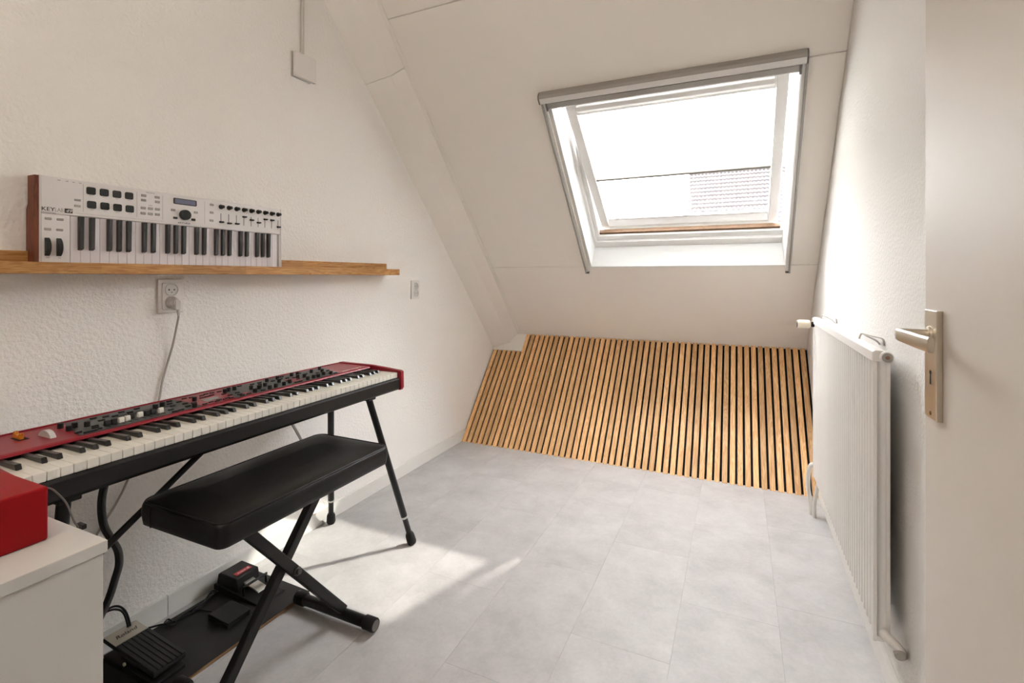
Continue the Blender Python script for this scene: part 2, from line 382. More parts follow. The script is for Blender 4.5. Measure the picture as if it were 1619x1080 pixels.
# ---- skirtings
sk = struct('baseboard_left', MB().box(XL, XL+.011, -1.5, 1.040, 0, .070), TRIMW, 'white skirting along the left wall', 'baseboard', bevel=.0015)
obj('board_length', MB().prism([(1.0415, 0), (3.0, 0), (3.06, .070), (1.0415, .070)], 0, XL, XL+.011), TRIMW, sk, bevel=.0015)
struct('baseboard_right', MB().prism([(.42, 0), (2.995, 0), (3.055, .066), (.42, .066)], 0, XR-.014, XR), TRIMW, 'white skirting along the right wall under the radiator', 'baseboard', bevel=.0015)

# ------------------------------------------------------------------ roof window (ceiling frame)
rv = MB()
rv.prism([(-.861, 0), (-.845, -.10), (-.875, -.10), (-.875, 0)], 1, .70, 1.87)
rv.prism([(.232, 0), (.246, 0), (.246, -.10), (.2185, -.10)], 1, .70, 1.87)
rv.prism([(.700, 0), (.711, 0), (.788, -.10), (.700, -.10)], 0, -.861, .232)
rv.prism([(1.862, 0), (1.872, 0), (1.872, -.10), (1.835, -.10)], 0, -.861, .232)
w1 = struct('window_1', rv, REVEAL, 'white lined reveal of the roof window in the sloped ceiling', 'window', M=MC)
fr = MB()
fr.box(-.872, -.829, .70, 1.87, -.185, -.10); fr.box(-.829, -.806, .70, 1.87, -.185, -.125); fr.box(.2185, .262, .70, 1.87, -.185, -.125); fr.box(.2215, .262, .70, 1.87, -.125, -.10)
fr.box(-.829, .2245, .70, .826, -.185, -.103); fr.box(-.829, .2245, .826, .860, -.185, -.124); fr.box(-.829, .2245, 1.835, 1.87, -.185, -.10)
obj('window_frame', fr, SASHW, w1, bevel=.002)
obj('seal_strip', MB().box(-.806, .2095, .860, .874, -.172, -.140), BROWNEDGE, w1, label='weathered brown edge under the sash')
obj('outer_hood', MB().box(-.90, .28, 1.79, 1.98, -.27, -.235).box(-.90, .28, 1.90, 1.98, -.235, -.2), ALUD, w1)
dl = math.atan(.181)
MW = MC @ Matrix.Translation((0, 1.28, -.115)) @ Matrix.Rotation(dl, 4, 'X')
sash = thing('window_sash', 'white pivoting sash of the roof window, tilted slightly open', 'window sash', MW)
sash['kind'] = 'structure'
sm = MB()
sx0, sx1, ox0, ox1, sy0, sy1, oy0, oy1 = -.800, .197, -.750, .149, -.475, .530, -.402, .455
sm.box(sx0, ox0, sy0, sy1, -.05, 0); sm.box(ox1, sx1, sy0, sy1, -.05, 0)
sm.box(ox0, ox1, oy1, sy1, -.05, 0)
sm.prism([(sy0, -.05), (-.368, -.05), (-.368, -.036), (oy0, 0), (sy0, 0)], 0, ox0, ox1)
obj('sash_frame', sm, SASHW, sash, bevel=.003)
obj('glass_pane', MB().box(ox0, ox1, -.40, oy1+.01, -.046, -.041), GLASS, sash)
obj('vent_bar', MB().prism([(.470, 0), (.470, .012), (.486, .020), (.510, .020), (.515, 0)], 0, -.74, .14), SASHW, sash, bevel=.003)
obj('glazing_bead', MB().box(ox0, ox1, -.372, -.366, -.041, -.030), ALU, sash)
clip = MB().box(-.012, .012, -.372, -.358, -.040, -.026).mesh('clip', SASHW)
for xx in (-.70, -.545, -.49+.2, .06): obj('clip', clip, None, sash, loc=(xx, 0, 0), bevel=.001)
# pleated blind
bl = thing('pleated_blind', 'white pleated blind covering the upper part of the roof window glass', 'blind', MW)
pm = MB(); n = 44; y0, y1 = -.004, .446
vs = []
for i in range(n+1):
    z = -.016 if i % 2 else -.026
    y = y0 + (y1-y0)*i/n; vs += [(ox0+.002, y, z), (ox1-.002, y, z)]
pm.add(vs, [(2*i, 2*i+1, 2*i+3, 2*i+2) for i in range(n)])
obj('pleated_fabric', pm, BLINDM, bl)
obj('bottom_bar', MB().box(ox0+.001, ox1-.001, -.016, -.003, -.032, -.002), BLINDBAR, bl, bevel=.001)
obj('head_rail', MB().box(ox0+.001, ox1-.001, .444, .455, -.034, -.006), SASHW, bl, bevel=.001)
# blackout blind cassette on the ceiling
cs = thing('roller_blind_cassette', 'grey metal roller blind cassette with side rails around the roof window', 'blind', MC)
prof = [(1.836, 0), (1.836, .030), (1.842, .036), (1.866, .036), (1.878, .028), (1.884, .014), (1.885, 0)]
obj('cassette', MB().prism([(a, b) for a, b in prof], 0, -.902, .250), ALU, cs, bevel=.002)
obj('top_cover', MB().prism([(1.867, .0368), (1.879, .0288), (1.8855, .014), (1.887, .0), (1.884, 0), (1.877, .026), (1.864, .034)], 0, -.902, .250), ALUM, cs)
for a, b in ((-.908, -.902), (.250, .256)):
    obj('end_cap', MB().prism([(p[0]-.001 if p[0] < 1.86 else p[0]+.001, p[1]+(.001 if p[1] else 0)) for p in prof], 0, a, b), ALUD, cs)
obj('pull_bar', MB().prism([(1.796, .004), (1.795, .010), (1.806, .024), (1.832, .027), (1.8355, .004)], 0, -.870, .226), ALUM, cs, bevel=.002)
for a in (-.880, .226): obj('pull_bar_end', MB().box(a, a+.010, 1.794, 1.8355, .003, .028), ALUD, cs)
for s, a in ((1, -.905), (-1, .2585)):
    rail = MB().box(a, a+s*.009, .672, 1.836, 0, .020)
    obj('side_rail', rail, ALUM, cs, bevel=.001, label='dark outer edge of the side rail')
    obj('rail_lip', MB().box(a+s*.0095, a+s*.024, .676, 1.836, 0, .012), ALU, cs, bevel=.001)
    obj('rail_end', MB().box(a, a+s*.024, .668, .6715, 0, .020), ALUD, cs)

# ------------------------------------------------------------------ door
dr = struct('door_1', MB().box(.337, .374, .415, 1.237, .008, 2.03), DOORP, 'cream painted door leaf standing open at the right edge', 'door', bevel=.002)
hp = obj('handle_plate', MB().prism([(1.142, .884), (1.204, .884), (1.204, 1.087), (1.142, 1.087)], 0, .327, .337), NICKEL, dr, bevel=.0015, label='matt nickel handle plate with keyhole')
lv = MB()
pts = [(.327, 1.178, 1.040), (.306, 1.178, 1.040), (.288, 1.176, 1.040), (.279, 1.168, 1.040), (.276, 1.150, 1.040), (.279, 1.11, 1.039), (.284, 1.065, 1.037), (.289, 1.035, 1.036)]
hh = [.010, .010, .0105, .0115, .0118, .0125, .0130, .0130]; ww = [.010, .010, .009, .008, .006, .005, .005, .005]
vs = []; fs = []
for i, p in enumerate(pts):
    p = Vector(p); d = (Vector(pts[min(i+1, 7)]) - Vector(pts[max(i-1, 0)])).normalized(); sd_ = Vector((d.y, -d.x, 0)).normalized()
    for k in range(12):
        t = 2*math.pi*k/12; c, q = math.cos(t), math.sin(t)
        c = math.copysign(abs(c)**.6, c); q = math.copysign(abs(q)**.6, q)
        vs.append(p + sd_*ww[i]*c + Vector((0, 0, hh[i]*q)))
for i in range(7):
    for k in range(12): fs.append((i*12+k, i*12+(k+1) % 12, (i+1)*12+(k+1) % 12, (i+1)*12+k))
lv.add(vs, fs, True); lv.add(vs[:12], [tuple(range(12))]); lv.add(vs[-12:], [tuple(range(12))])
obj('lever', lv, NICKEL, hp)
obj('rosette', MB().lathe([(.016, 0), (.0155, -.003), (.012, -.004)], (.327, 1.178, 1.040), 'x'), NICKEL, hp)
kh = MB().lathe([(.004, 0), (.004, -.0006)], (.3268, 1.172, .970), 'x', 14).prism([(1.1705, .968), (1.1735, .968), (1.1745, .948), (1.1695, .948)], 0, .3262, .3268)
obj('keyhole', kh, DARKHOLE, hp)
for z in (1.012, .894): obj('screw', MB().lathe([(.0042, 0), (.0042, -.0008), (.002, -.0012)], (.327, 1.172, z), 'x', 12), BROWNEDGE, hp)

# ------------------------------------------------------------------ radiator
rd = thing('radiator', 'white ribbed panel radiator mounted on the right wall', 'radiator', Matrix.Translation((.333, 1.571, .199)))
LY, LZ = 1.160, .758
nr = 35; p = (LY-.012)/nr; poly = []
yy = .006
poly.append((.0130, 0.0)); poly.append((-.004, 0.0))
for i in range(nr):
    a = yy + i*p
    for fy, dx in ((.08, .0105), (.24, -.010), (.5, -.0135), (.76, -.010), (.92, .0105)): poly.append((dx, a + fy*p))
poly += [(-.004, LY), (.012, LY)]
fm = MB(); m_ = len(poly)
v = [(a, b, .014) for a, b in poly] + [(a, b, LZ-.028) for a, b in poly]
f = [(i, i+1, m_+i+1, m_+i) for i in range(m_-1)]
fm.add(v, f, True)
obj('ribbed_face', fm, RADW, rd)
obj('top_rail', MB().prism([(-.0155, LZ-.030), (-.0155, LZ-.004), (-.009, LZ), (.010, LZ), (.010, LZ-.030)], 1, .0, LY), RADW, rd, bevel=.002)
obj('bottom_rail', MB().prism([(-.010, .004), (-.006, 0), (.010, 0), (.010, .016), (-.010, .013)], 1, .0, LY), RADW, rd, bevel=.002)
obj('back_sheet', MB().box(.0125, .024, 0, LY, .004, LZ-.006), RADW, rd, bevel=.003)
obj('edge_seam', MB().box(-.014, -.006, -.002, .004, .0, LZ-.032), RADW, rd, bevel=.001); obj('edge_seam', MB().box(-.014, -.006, LY-.004, LY+.002, 0, LZ-.032), RADW, rd, bevel=.001)
tv = obj('thermostat_head', MB().lathe([(.012, -.012), (.018, -.016), (.0195, -.02), (.0195, -.062), (.0175, -.066)], (-.014, 1.130, .726), 'x'), CREAM, rd, label='cream thermostat knob with black collar')
obj('collar', MB().lathe([(.011, 0), (.0125, -.004), (.0125, -.012), (.011, -.014)], (-.010, 1.130, .726), 'x'), BLACKPL, tv)
obj('cap', MB().lathe([(.0172, -.066), (.0165, -.0695), (.010, -.0705)], (-.014, 1.130, .726), 'x'), ALUD, tv)
av = obj('air_vent', MB().lathe([(.015, .004), (.015, -.010), (.013, -.012)], (.014, -.002, .742), 'y'), RADW, rd)
obj('vent_disc', MB().lathe([(.0122, -.0118), (.0122, -.0135), (.010, -.0138)], (.014, -.002, .742), 'y'), GREYBTN, av)
obj('vent_screw', MB().lathe([(.005, -.0135), (.0045, -.0165)], (.014, -.002, .742), 'y', 12), BROWNEDGE, av)
for y_ in (.255, 1.03):
    b_ = MB().tube(smooth([(.0555, y_, .745), (.045, y_, .757), (.022, y_, .770), (.012, y_+.012, .775), (.006, y_+.014, .762), (.006, y_+.014, .75)], 4), .003, 8)
    b_.tube(smooth([(.055, y_-.05, .748), (.050, y_-.05, .768), (.03, y_-.01, .772), (.012, y_+.012, .775)], 4), .0028, 8)
    obj('bracket', b_, ALU, rd)
el = obj('valve_elbow', MB().tube(smooth([(.010, -.004, .028), (.012, -.014, .026), (.022, -.020, .020), (.034, -.020, .008), (.040, -.016, -.006), (.046, .0, -.018), (.055, .012, -.02)], 4), .0125, 12), RADW, rd)
obj('elbow_cap', MB().lathe([(.0125, 0), (.0125, -.012), (.010, -.014)], (.036, -.022, -.002), 'y', 16), ALUM, el)
pp = MB().tube(smooth([(.004, 1.168, .060), (-.018, 1.19, .045), (-.027, 1.20, .0), (-.028, 1.205, -.07), (-.018, 1.208, -.135), (-.014, 1.210, -.199)], 5), .0095, 12)
pp.tube(smooth([(.012, 1.15, .0), (.004, 1.165, -.06), (-.004, 1.178, -.14), (-.004, 1.18, -.199)], 5), .0085, 12)
obj('pipe', pp, RADW, rd)

# ------------------------------------------------------------------ wall sockets, plug, switch box
def sock(yc, zc, w, h, label):
    M = frame3((0, 1, 0), (0, 0, 1), (1, 0, 0), (XL, yc, zc))
    t = thing('wall_socket', label, 'socket', M, None)
    fp = MB().prism(rrect(-w/2, w/2, -h/2, h/2, .003), 2, 0, .008); obj('cover_plate', fp, SOCKW, t, bevel=.0025)
    obj('centre_plate', MB().prism(rrect(-w/2+.012, w/2-.012, -h/2+.012, h/2-.012, .004), 2, .008, .0115), SOCKW, t, bevel=.001)
    for s in (1, -1):
        c = (0, s*h*.19)
        rg = MB().lathe([(.0215, 0), (.0215, .0024), (.0195, .0024), (.0190, .0003), (.0001, .0003)], (c[0], c[1], .0115), 'z', 24)
        q = obj('socket_ring', rg, RINGM, t)
        for dx in (-.0085, .0085): obj('pin_hole', MB().lathe([(.0026, 0), (.0024, .0005)], (c[0]+dx, c[1], .0118), 'z', 10), DARKHOLE, q)
        obj('earth_hole', MB().lathe([(.0018, 0), (.0018, .0005)], (c[0], c[1]-.009, .0118), 'z', 10), DARKHOLE, q)
    return t
sock(1.053, 1.083, .084, .114, 'double white wall socket with a plug in it, under the shelf')
sock(2.458, 1.070, .082, .110, 'empty double white wall socket right of the shelf, near the slats')
pl_ = thing('power_plug', 'pale grey plug and cord hanging from the socket to behind the red piano', 'plug', frame3((0, 1, 0), (0, 0, 1), (1, 0, 0), (XL, 1.053, 1.083)))
obj('plug_body', MB().lathe([(.0185, .0), (.0185, .010), (.017, .018), (.013, .024), (.011, .030)], (0, -.0225, .0125), 'z', 20).prism(rrect(-.008, .010, -.046, -.014, .005), 2, .020, .046), GREYPL, pl_, bevel=.002)
sr = [(.0052, 0)]
obj('strain_relief', MB().tube([(.006, -.040, .036), (.0075, -.056, .036), (.0085, -.068, .035)], [.0058, .005, .0038], 10), GREYPL, pl_)
cw = [(1.0615, 1.016, .035), (1.062, 1.0, .03), (1.056, .928, .016), (1.045, .866, .0065), (1.025, .795, .0065), (1.014, .734, .0065), (.985, .66, .007), (.955, .600, .0065), (.922, .505, .0065), (.887, .439, .0065), (.850, .388, .0065), (.80, .30, .012), (.78, .15, .02)]
obj('cord', MB().tube(smooth([(a-1.053, b-1.083, c) for a, b, c in cw], 6), .0033, 8), CABLEG, pl_)
jb = thing('blank_cover_box', 'square white blank cover plate high on the left wall under a conduit', 'cover plate', Matrix.Translation((XL, 1.560, 2.022)))
obj('back_plate', MB().box(0, .006, -.004, .10, -.002, .106), GREYPL, jb)
obj('cover', MB().box(.009, .026, 0, .115, 0, .105), SOCKW, jb, bevel=.002)
cd = thing('conduit', 'thin white cable conduit running up the wall from the cover plate', 'conduit', Matrix.Translation((XL, 1.612, 2.130)))
obj('tube', MB().cyl((.008, 0, 0), (.008, 0, ZF-2.135), .007), GREYPL, cd)

# ------------------------------------------------------------------ wall shelf
sh = thing('wall_shelf', 'long narrow oak picture ledge on the left wall carrying the white keyboard', 'shelf', Matrix.Translation((XL, 0, 1.157)))
obj('shelf_board', MB().box(0, .088, .18, 2.182, 0, .015), SHELFW, sh, bevel=.001)
obj('front_lip', MB().box(.0885, .101, .18, 2.182, 0, .031), SHELFW, sh, bevel=.001)
obj('back_rail', MB().box(0, .012, .18, 2.185, .0155, .062), SHELFW, sh, bevel=.001)
for y_ in (.3, 2.10): obj('screw', MB().lathe([(.0035, 0), (.003, .001)], (.012, y_, .030), 'x', 10), DARKHOLE, sh)

# ------------------------------------------------------------------ white MIDI keyboard on the shelf
KX, KY, KZ = -1.720, .677, 1.1725
MK = frame3((0, 1, 0), (0, 0, 1), (1, 0, 0), (KX, KY, KZ))
kb = thing('midi_keyboard', 'white 49-key keyboard controller standing upright on the oak ledge', 'keyboard', MK)
def KP(a, b):
    a /= 1000.; b /= 1000.; k = 1.720 / (1.695 + .02*b/.251)
    return ((.662 + a)*k - KY, 1.15 + (1.172 + b - 1.15)*k - KZ)
KW, KH = .792, .2535
kt = .1495                                           # top of keys
kx0, kx1 = .757-KY, 1.449-KY
body = MB()
body.box(.014, KW-.006, kt, KH-.0, -.040, .0)        # control deck
body.box(.014, kx0-.0006, 0, kt, -.040, 0)           # left block
body.box(kx1+.009, KW-.006, 0, kt, -.040, 0)
body.box(kx0-.0006, kx1+.009, 0, kt, -.040, -.016)
obj('case', body, MIDIW, kb, bevel=.003)
obj('rim', MB().box(.0105, .0135, 0, KH, -.040, .001), MIDIW, kb, bevel=.001); obj('rim', MB().box(KW-.0055, KW-.001, 0, KH, -.040, .001), MIDIW, kb, bevel=.001)
obj('wooden_cheek', MB().prism([(-.044, 0), (.0, 0), (.0, KH-.002), (-.038, KH-.002), (-.038, .17), (-.044, .155)][::1] and [(0, -.044), (0, 0), (KH-.002, 0), (KH-.002, -.036), (.175, -.036), (.160, -.044)], 0, 0, .010), WALNUT, kb, bevel=.001)
pk = (kx1-kx0)/29
wk = MB().box(.0004, pk-.0004, .001, kt-.001, -.016, -.002).mesh('white_key', MIDIKEY)
bk = MB().prism([(.052, -.002), (.056, .0085), (kt-.001, .011), (kt-.001, -.002)], 0, -.0058, .0058).mesh('black_key', EBONY)
for i in range(29): obj('white_key', wk, None, kb, loc=(kx0+i*pk, 0, 0), bevel=.0008, seg=1)
for i in range(28):
    if i % 7 in (0, 1, 3, 4, 5):
        sh_ = {0: -.0015, 1: .0015, 3: -.002, 4: 0, 5: .002}[i % 7]
        obj('black_key', bk, None, kb, loc=(kx0+(i+1)*pk+sh_, 0, 0), bevel=.001, seg=1)
def btn(name, a, b, w, h, t, m, z=0.):
    x, y = KP(a, b)
    return obj(name, MB().prism(rrect(x-w/2, x+w/2, y-h/2, y+h/2, min(w, h)*.2, 3), 2, z-.001, z+t), m, kb, bevel=.0006, seg=1)
for a in (140, 173, 206, 239):
    for b in (226.5, 186): btn('drum_pad', a, b, .0225, .0215, .003, DARKPAD)
for a, b in ((39, 135), (65, 135), (37, 106), (63, 106), (107, 195), (106, 178)): btn('button', a, b, .0150, .0065, .0015, GREYBTN)
for a, b in ((281, 234), (280, 219), (321, 234), (321, 219), (278, 194), (299, 194.5), (320, 195), (277, 177), (298, 177.5), (319, 178)): btn('button', a, b, .0150, .0080, .0015, GREYBTN)
for a, b in ((369, 199), (445, 199), (504, 234), (502, 205.5), (500, 177)): btn('button', a, b, .0140, .0075, .0015, GREYBTN)
for a, b in ((375, 173), (435, 173)): btn('button', a, b, .0140, .0075, .0015, DARKPAD)
sc_ = btn('display', 410.5, 230.5, .079, .0205, .001, INK)
x, y = KP(410.5, 230.5); obj('lcd', MB().box(x-.034, x+.034, y-.0075, y+.0075, .001, .0016), LCD, sc_)
x, y = KP(405, 186); obj('encoder_wheel', MB().lathe([(.0172, 0), (.0172, .010), (.0165, .012), (.008, .0125)], (x, y, 0), 'z', 32), DARKPAD, kb)
for a in (34, 59.5):
    x, y = KP(a, 58); wv_ = []
    pts_ = [(y-.025 + .05*i/10, .0005+.0125*math.sin(math.pi*i/10)**.7) for i in range(11)]
    obj('wheel', MB().prism([(y-.025, -.002)] + pts_ + [(y+.025, -.002)], 0, x-.0055, x+.0055), DARKPAD, kb, bevel=.001)
kn = MB().lathe([(.0085, 0), (.0085, .003), (.0062, .0045), (.0058, .015), (.0048, .016)], (0, 0, 0), 'z', 16).mesh('knob', BLACKPL)
for i in range(9):
    x, y = KP(538+30.7*i, 230.5); obj('knob', kn, None, kb, loc=(x, y, 0))
slot = MB().box(-.0010, .0010, -.018, .018, 0, .0004).mesh('slot', INK)
capm = MB().prism([(-.0035, 0), (.0035, 0), (.0022, .011), (-.0022, .011)], 0, -.0070, .0070).mesh('fader_cap', BLACKPL)
for i, b in enumerate((175, 173.5, 174.5, 204, 195, 188, 204, 204, 179)):
    x, y = KP(535.5+30.7*i, 189); s_ = obj('fader', slot, None, kb, loc=(x, y, 0))
    x2, y2 = KP(535.5+30.7*i, b); obj('fader_cap', capm, None, s_, loc=(0, y2-y, 0), bevel=.001, seg=1)
for a in (122, 262, 338, 479):
    x, y0_ = KP(a, 163); x, y1_ = KP(a, 243); obj('divider_line', MB().box(x-.0003, x+.0003, y0_, y1_, 0, .0003), INKG, kb)
x0_, y_ = KP(99, 157); x1_, _ = KP(338, 157); obj('divider_line', MB().box(x0_, x1_, y_, y_+.0005, 0, .0003), INKG, kb)
def ktext(s, a, b, size, m, width=None, z=.0002, shear=0.):
    x, y = KP(a, b); text('lettering', s, size, m, kb, (1, 0, 0), (0, 1, 0), (x, y, z), .0002, width, shear=shear)
ktext('KEY', 24.5, 156.5, .0150, INK, .0285); ktext('KEY', 24.9, 156.5, .0150, INK, .0285)
ktext('LAB', 54, 156.5, .0150, INKG, .0185); ktext('ESSENTIAL', 24.5, 149, .0070, INKG, .0320)
x, y = KP(75.5, 155); obj('number_badge', MB().box(x, x+.0185, y, y+.0125, 0, .0004), INK, kb)
ktext('49', 77.5, 156.6, .0130, WHITEINK, .0145, .0006, .3)
ktext('ARTURIA', 382, 155.5, .0078, INK, .042)
ktext('ARPEGGIATOR', 288, 244, .0035, INKG, .026); ktext('DAW', 294, 203.5, .0035, INKG, .011)
for a, b, s in ((66, 245, 'Sustain'), (84, 245, 'USB'), (99, 245, 'Control'), (115, 245, 'Reset')): ktext(s, a-3, b-1, .0028, INK, .006)
for i, a in enumerate((140, 173, 206, 239)):
    for b in (212, 171): ktext('Pad %d' % (i+1 if b == 212 else i+5), a-4, b-.5, .0028, INKG, .008)
ktext('Pitch', 31, 28, .0030, INK, .007); ktext('Mod', 57, 28, .0030, INK, .006)

# ------------------------------------------------------------------ red stage piano
PX, PY0, PY1, PZ0 = -1.323, .470, 1.742, .668
pn = thing('stage_piano', 'red 88-key stage piano with black front rail on a black stand', 'piano', Matrix.Translation((-1.49, 1.105, .668)))
O = Vector((-1.49, 1.105, .668))
def wmb(fn):
    mb = MB(); fn(mb); mb.v = [tuple(Vector(v) - O) for v in mb.v]; return mb
ky1 = 1.7195; ky0 = ky1 - 52*.02356
TZ = .757
def b_(mb):
    mb.box(-1.650, -1.335, ky0-.001, ky1+.001, PZ0, .716)
    mb.box(-1.650, -1.455, ky0-.001, ky1+.001, .716, .7385)
obj('lower_case', wmb(b_), BLACK, pn)
obj('front_rail', wmb(lambda m: m.prism([(-1.335, PZ0), (-1.335, .7165), (-1.330, .7185), (-1.318, .7185), (-1.312, .713), (-1.312, .676), (-1.318, PZ0)], 1, ky0-.001, ky1+.001)), BLACK, pn, bevel=.001)
obj('top_panel', wmb(lambda m: m.prism([(-1.652, .740), (-1.652, TZ), (-1.474, TZ), (-1.467, TZ-.002), (-1.464, TZ-.007), (-1.470, TZ-.0085), (-1.480, .749), (-1.480, .740)], 1, ky0-.002, ky1-.006)), REDP, pn, bevel=.001)
obj('back_ledge', wmb(lambda m: m.box(-1.652, -1.646, ky0, ky1, TZ, TZ+.003)), REDP, pn)
obj('key_slip', wmb(lambda m: m.box(-1.482, -1.478, ky0, ky1, .7175, .749)), FELT, pn)
for a, b in ((ky0-.0215, ky0-.002), (ky1+.002, ky1+.0215)):
    obj('end_cheek', wmb(lambda m: m.prism([(-1.655, PZ0-.002), (-1.655, .760), (-1.645, .762), (-1.46, .760), (-1.316, .7485), (-1.306, .744), (-1.305, .676), (-1.311, PZ0-.002)], 1, a, b)), REDP, pn, bevel=.002, seg=3)
wkm = wmb(lambda m: (m.box(-1.478, PX, .0004, .0232, .7225, .7405), m.box(-1.321, -1.3205, 0, 0, 0, 0)) and None)
wkm = MB().box(-1.478+1.49, PX+1.49, .0004, .0231, .7190-.668, .7400-.668).mesh('white_key', IVORY)
bkm = MB().prism([(-1.478+1.49, .0720), (-1.383+1.49, .0720), (-1.389+1.49, .0840), (-1.470+1.49, .0808), (-1.478+1.49, .0808)], 1, -.0055, .0055).mesh('black_key', EBONY)
for i in range(52): obj('white_key', wkm, None, pn, loc=(0, ky0-1.105+i*.02356, 0), bevel=.0012, seg=1)
for i in range(51):
    q = (i - 2) % 7
    if q in (0, 1, 3, 4, 5):
        sh_ = {0: -.0018, 1: .0018, 3: -.0022, 4: 0, 5: .0022}[q]
        obj('black_key', bkm, None, pn, loc=(0, ky0-1.105+(i+1)*.02356+sh_, 0), bevel=.0012, seg=1)
# control field
def slab(poly, z0, z1, m, name):
    return obj(name, wmb(lambda mb: mb.prism(poly, 2, z0, z1)), m, pn)
TP = TZ
slab([(-1.638, .706), (-1.474, .668), (-1.474, 1.540), (-1.636, 1.600)], TP, TP+.0012, CTRL, 'control_panel')
slab([(-1.628, .985), (-1.476, .975), (-1.476, 1.085), (-1.628, 1.140)], TP+.0012, TP+.0020, REDP, 'program_section')
slab([(-1.515, 1.135), (-1.477, 1.128), (-1.477, 1.152), (-1.515, 1.158)], TP+.0012, TP+.0020, REDP, 'effect_section')
slab([(-1.560, 1.345), (-1.500, 1.335), (-1.500, 1.385), (-1.560, 1.395)], TP+.0012, TP+.0020, REDP, 'effect_section')
slab([(-1.545, 1.015), (-1.510, 1.010), (-1.510, 1.060), (-1.545, 1.065)], TP+.002, TP+.0028, SCREENG, 'display')
slab([(-1.585, .80), (-1.560, .80), (-1.560, .93), (-1.585, .93)], TP+.0012, TP+.0018, BLACKPL, 'display')
kn2 = MB().lathe([(.0066, 0), (.0066, .012), (.0058, .0135)], (0, 0, 0), 'z', 14).mesh('knob', BLACKPL)
KN = [(-1.596, 0.681), (-1.549, 0.678), (-1.565, 0.697), (-1.547, 0.716), (-1.571, 0.896), (-1.579, 0.92), (-1.555, 1.002), (-1.474-.008, 0.955), (-1.571, 1.115), (-1.581, 1.135), (-1.579, 1.155), (-1.537, 1.187), (-1.519, 1.204), (-1.487, 1.163), (-1.536, 1.221), (-1.591, 1.294), (-1.535, 1.241), (-1.483, 1.218), (-1.595, 1.344), (-1.545, 1.309), (-1.488, 1.247), (-1.488, 1.281), (-1.5, 1.317), (-1.597, 1.411), (-1.592, 1.435), (-1.545, 1.394), (-1.533, 1.415), (-1.484, 1.386), (-1.579, 1.493), (-1.487, 1.417), (-1.485, 1.439), (-1.597, 1.554), (-1.549, 1.521), (-1.503, 1.483), (-1.485, 1.504)]
for a, b in KN:
    zz = TP if b < .69 and a < -1.58 else TP+.001
    obj('knob', kn2, None, pn, loc=(a-O.x, b-O.y, zz-O.z))
FD = [(-1.504, .740, 0), (-1.505, .756, 0), (-1.506, .773, 1), (-1.508, .789, 1), (-1.522, .806, 0), (-1.516, .825, 1), (-1.513, .841, 0), (-1.516, .858, 0), (-1.510, .876, 1)]
cap2 = MB().prism([(-.0055, 0), (.0055, 0), (.0055, .006), (.0035, .014), (-.0035, .014), (-.0055, .006)], 1, -.0062, .0062)
cpb = cap2.mesh('drawbar', BLACKPL); cpw = cap2.mesh('drawbar_pale', DRAWBARW)
slm = MB().box(-.020, .020, -.001, .001, 0, .0006).mesh('drawbar_slot', DARKHOLE)
for a, b, w_ in FD:
    s_ = obj('drawbar_slot', slm, None, pn, loc=(-1.508-O.x, b-O.y, TP+.0011-O.z))
    o_ = obj('drawbar', cpw if w_ else cpb, None, s_, loc=(a+1.508, 0, .0005), bevel=.0012)
    if w_: o_['label'] = 'cream drawbar'
BT = [(-1.503, 0.677), (-1.484, 0.687), (-1.511, 0.717), (-1.484, 0.701), (-1.614, 0.761), (-1.602, 0.785), (-1.572, 0.76), (-1.587, 0.80), (-1.527, 0.724), (-1.492, 0.715), (-1.617, 0.963), (-1.585, 0.945), (-1.584, 0.972), (-1.553, 0.935), (-1.545, 0.967), (-1.609, 1.004), (-1.512, 0.905), (-1.484, 0.900), (-1.484, 0.917), (-1.590, 0.839), (-1.506, 0.951), (-1.598, 1.054), (-1.606, 1.073), (-1.604, 1.092), (-1.568, 1.034), (-1.568, 1.051), (-1.574, 1.071), (-1.484, 0.988), (-1.490, 1.012), (-1.484, 1.028), (-1.494, 1.041), (-1.487, 1.056), (-1.494, 1.069), (-1.484, 1.075), (-1.603, 1.023), (-1.53, 0.984), (-1.615, 1.201), (-1.599, 1.114), (-1.519, 1.096), (-1.553, 1.098), (-1.502, 1.118), (-1.483, 1.113), (-1.483, 1.137), (-1.531, 1.131), (-1.485, 1.193), (-1.581, 1.312), (-1.584, 1.349), (-1.532, 1.338), (-1.576, 1.372), (-1.556, 1.387), (-1.484, 1.334), (-1.484, 1.352), (-1.523, 1.376), (-1.549, 1.496), (-1.501, 1.515), (-1.484, 1.527), (-1.549, 1.551), (-1.60, 1.24), (-1.615, 1.38), (-1.61, 1.46), (-1.575, 1.46), (-1.52, 1.455), (-1.60, 1.27), (-1.615, .87), (-1.615, .83)]
btm = MB().prism(rrect(-.0034, .0034, -.0072, .0072, .0014, 3), 2, 0, .0035).mesh('button', BLACKPL)
for a, b in BT: obj('button', btm, None, pn, loc=(a-O.x, b-O.y, TP+.0012-O.z))
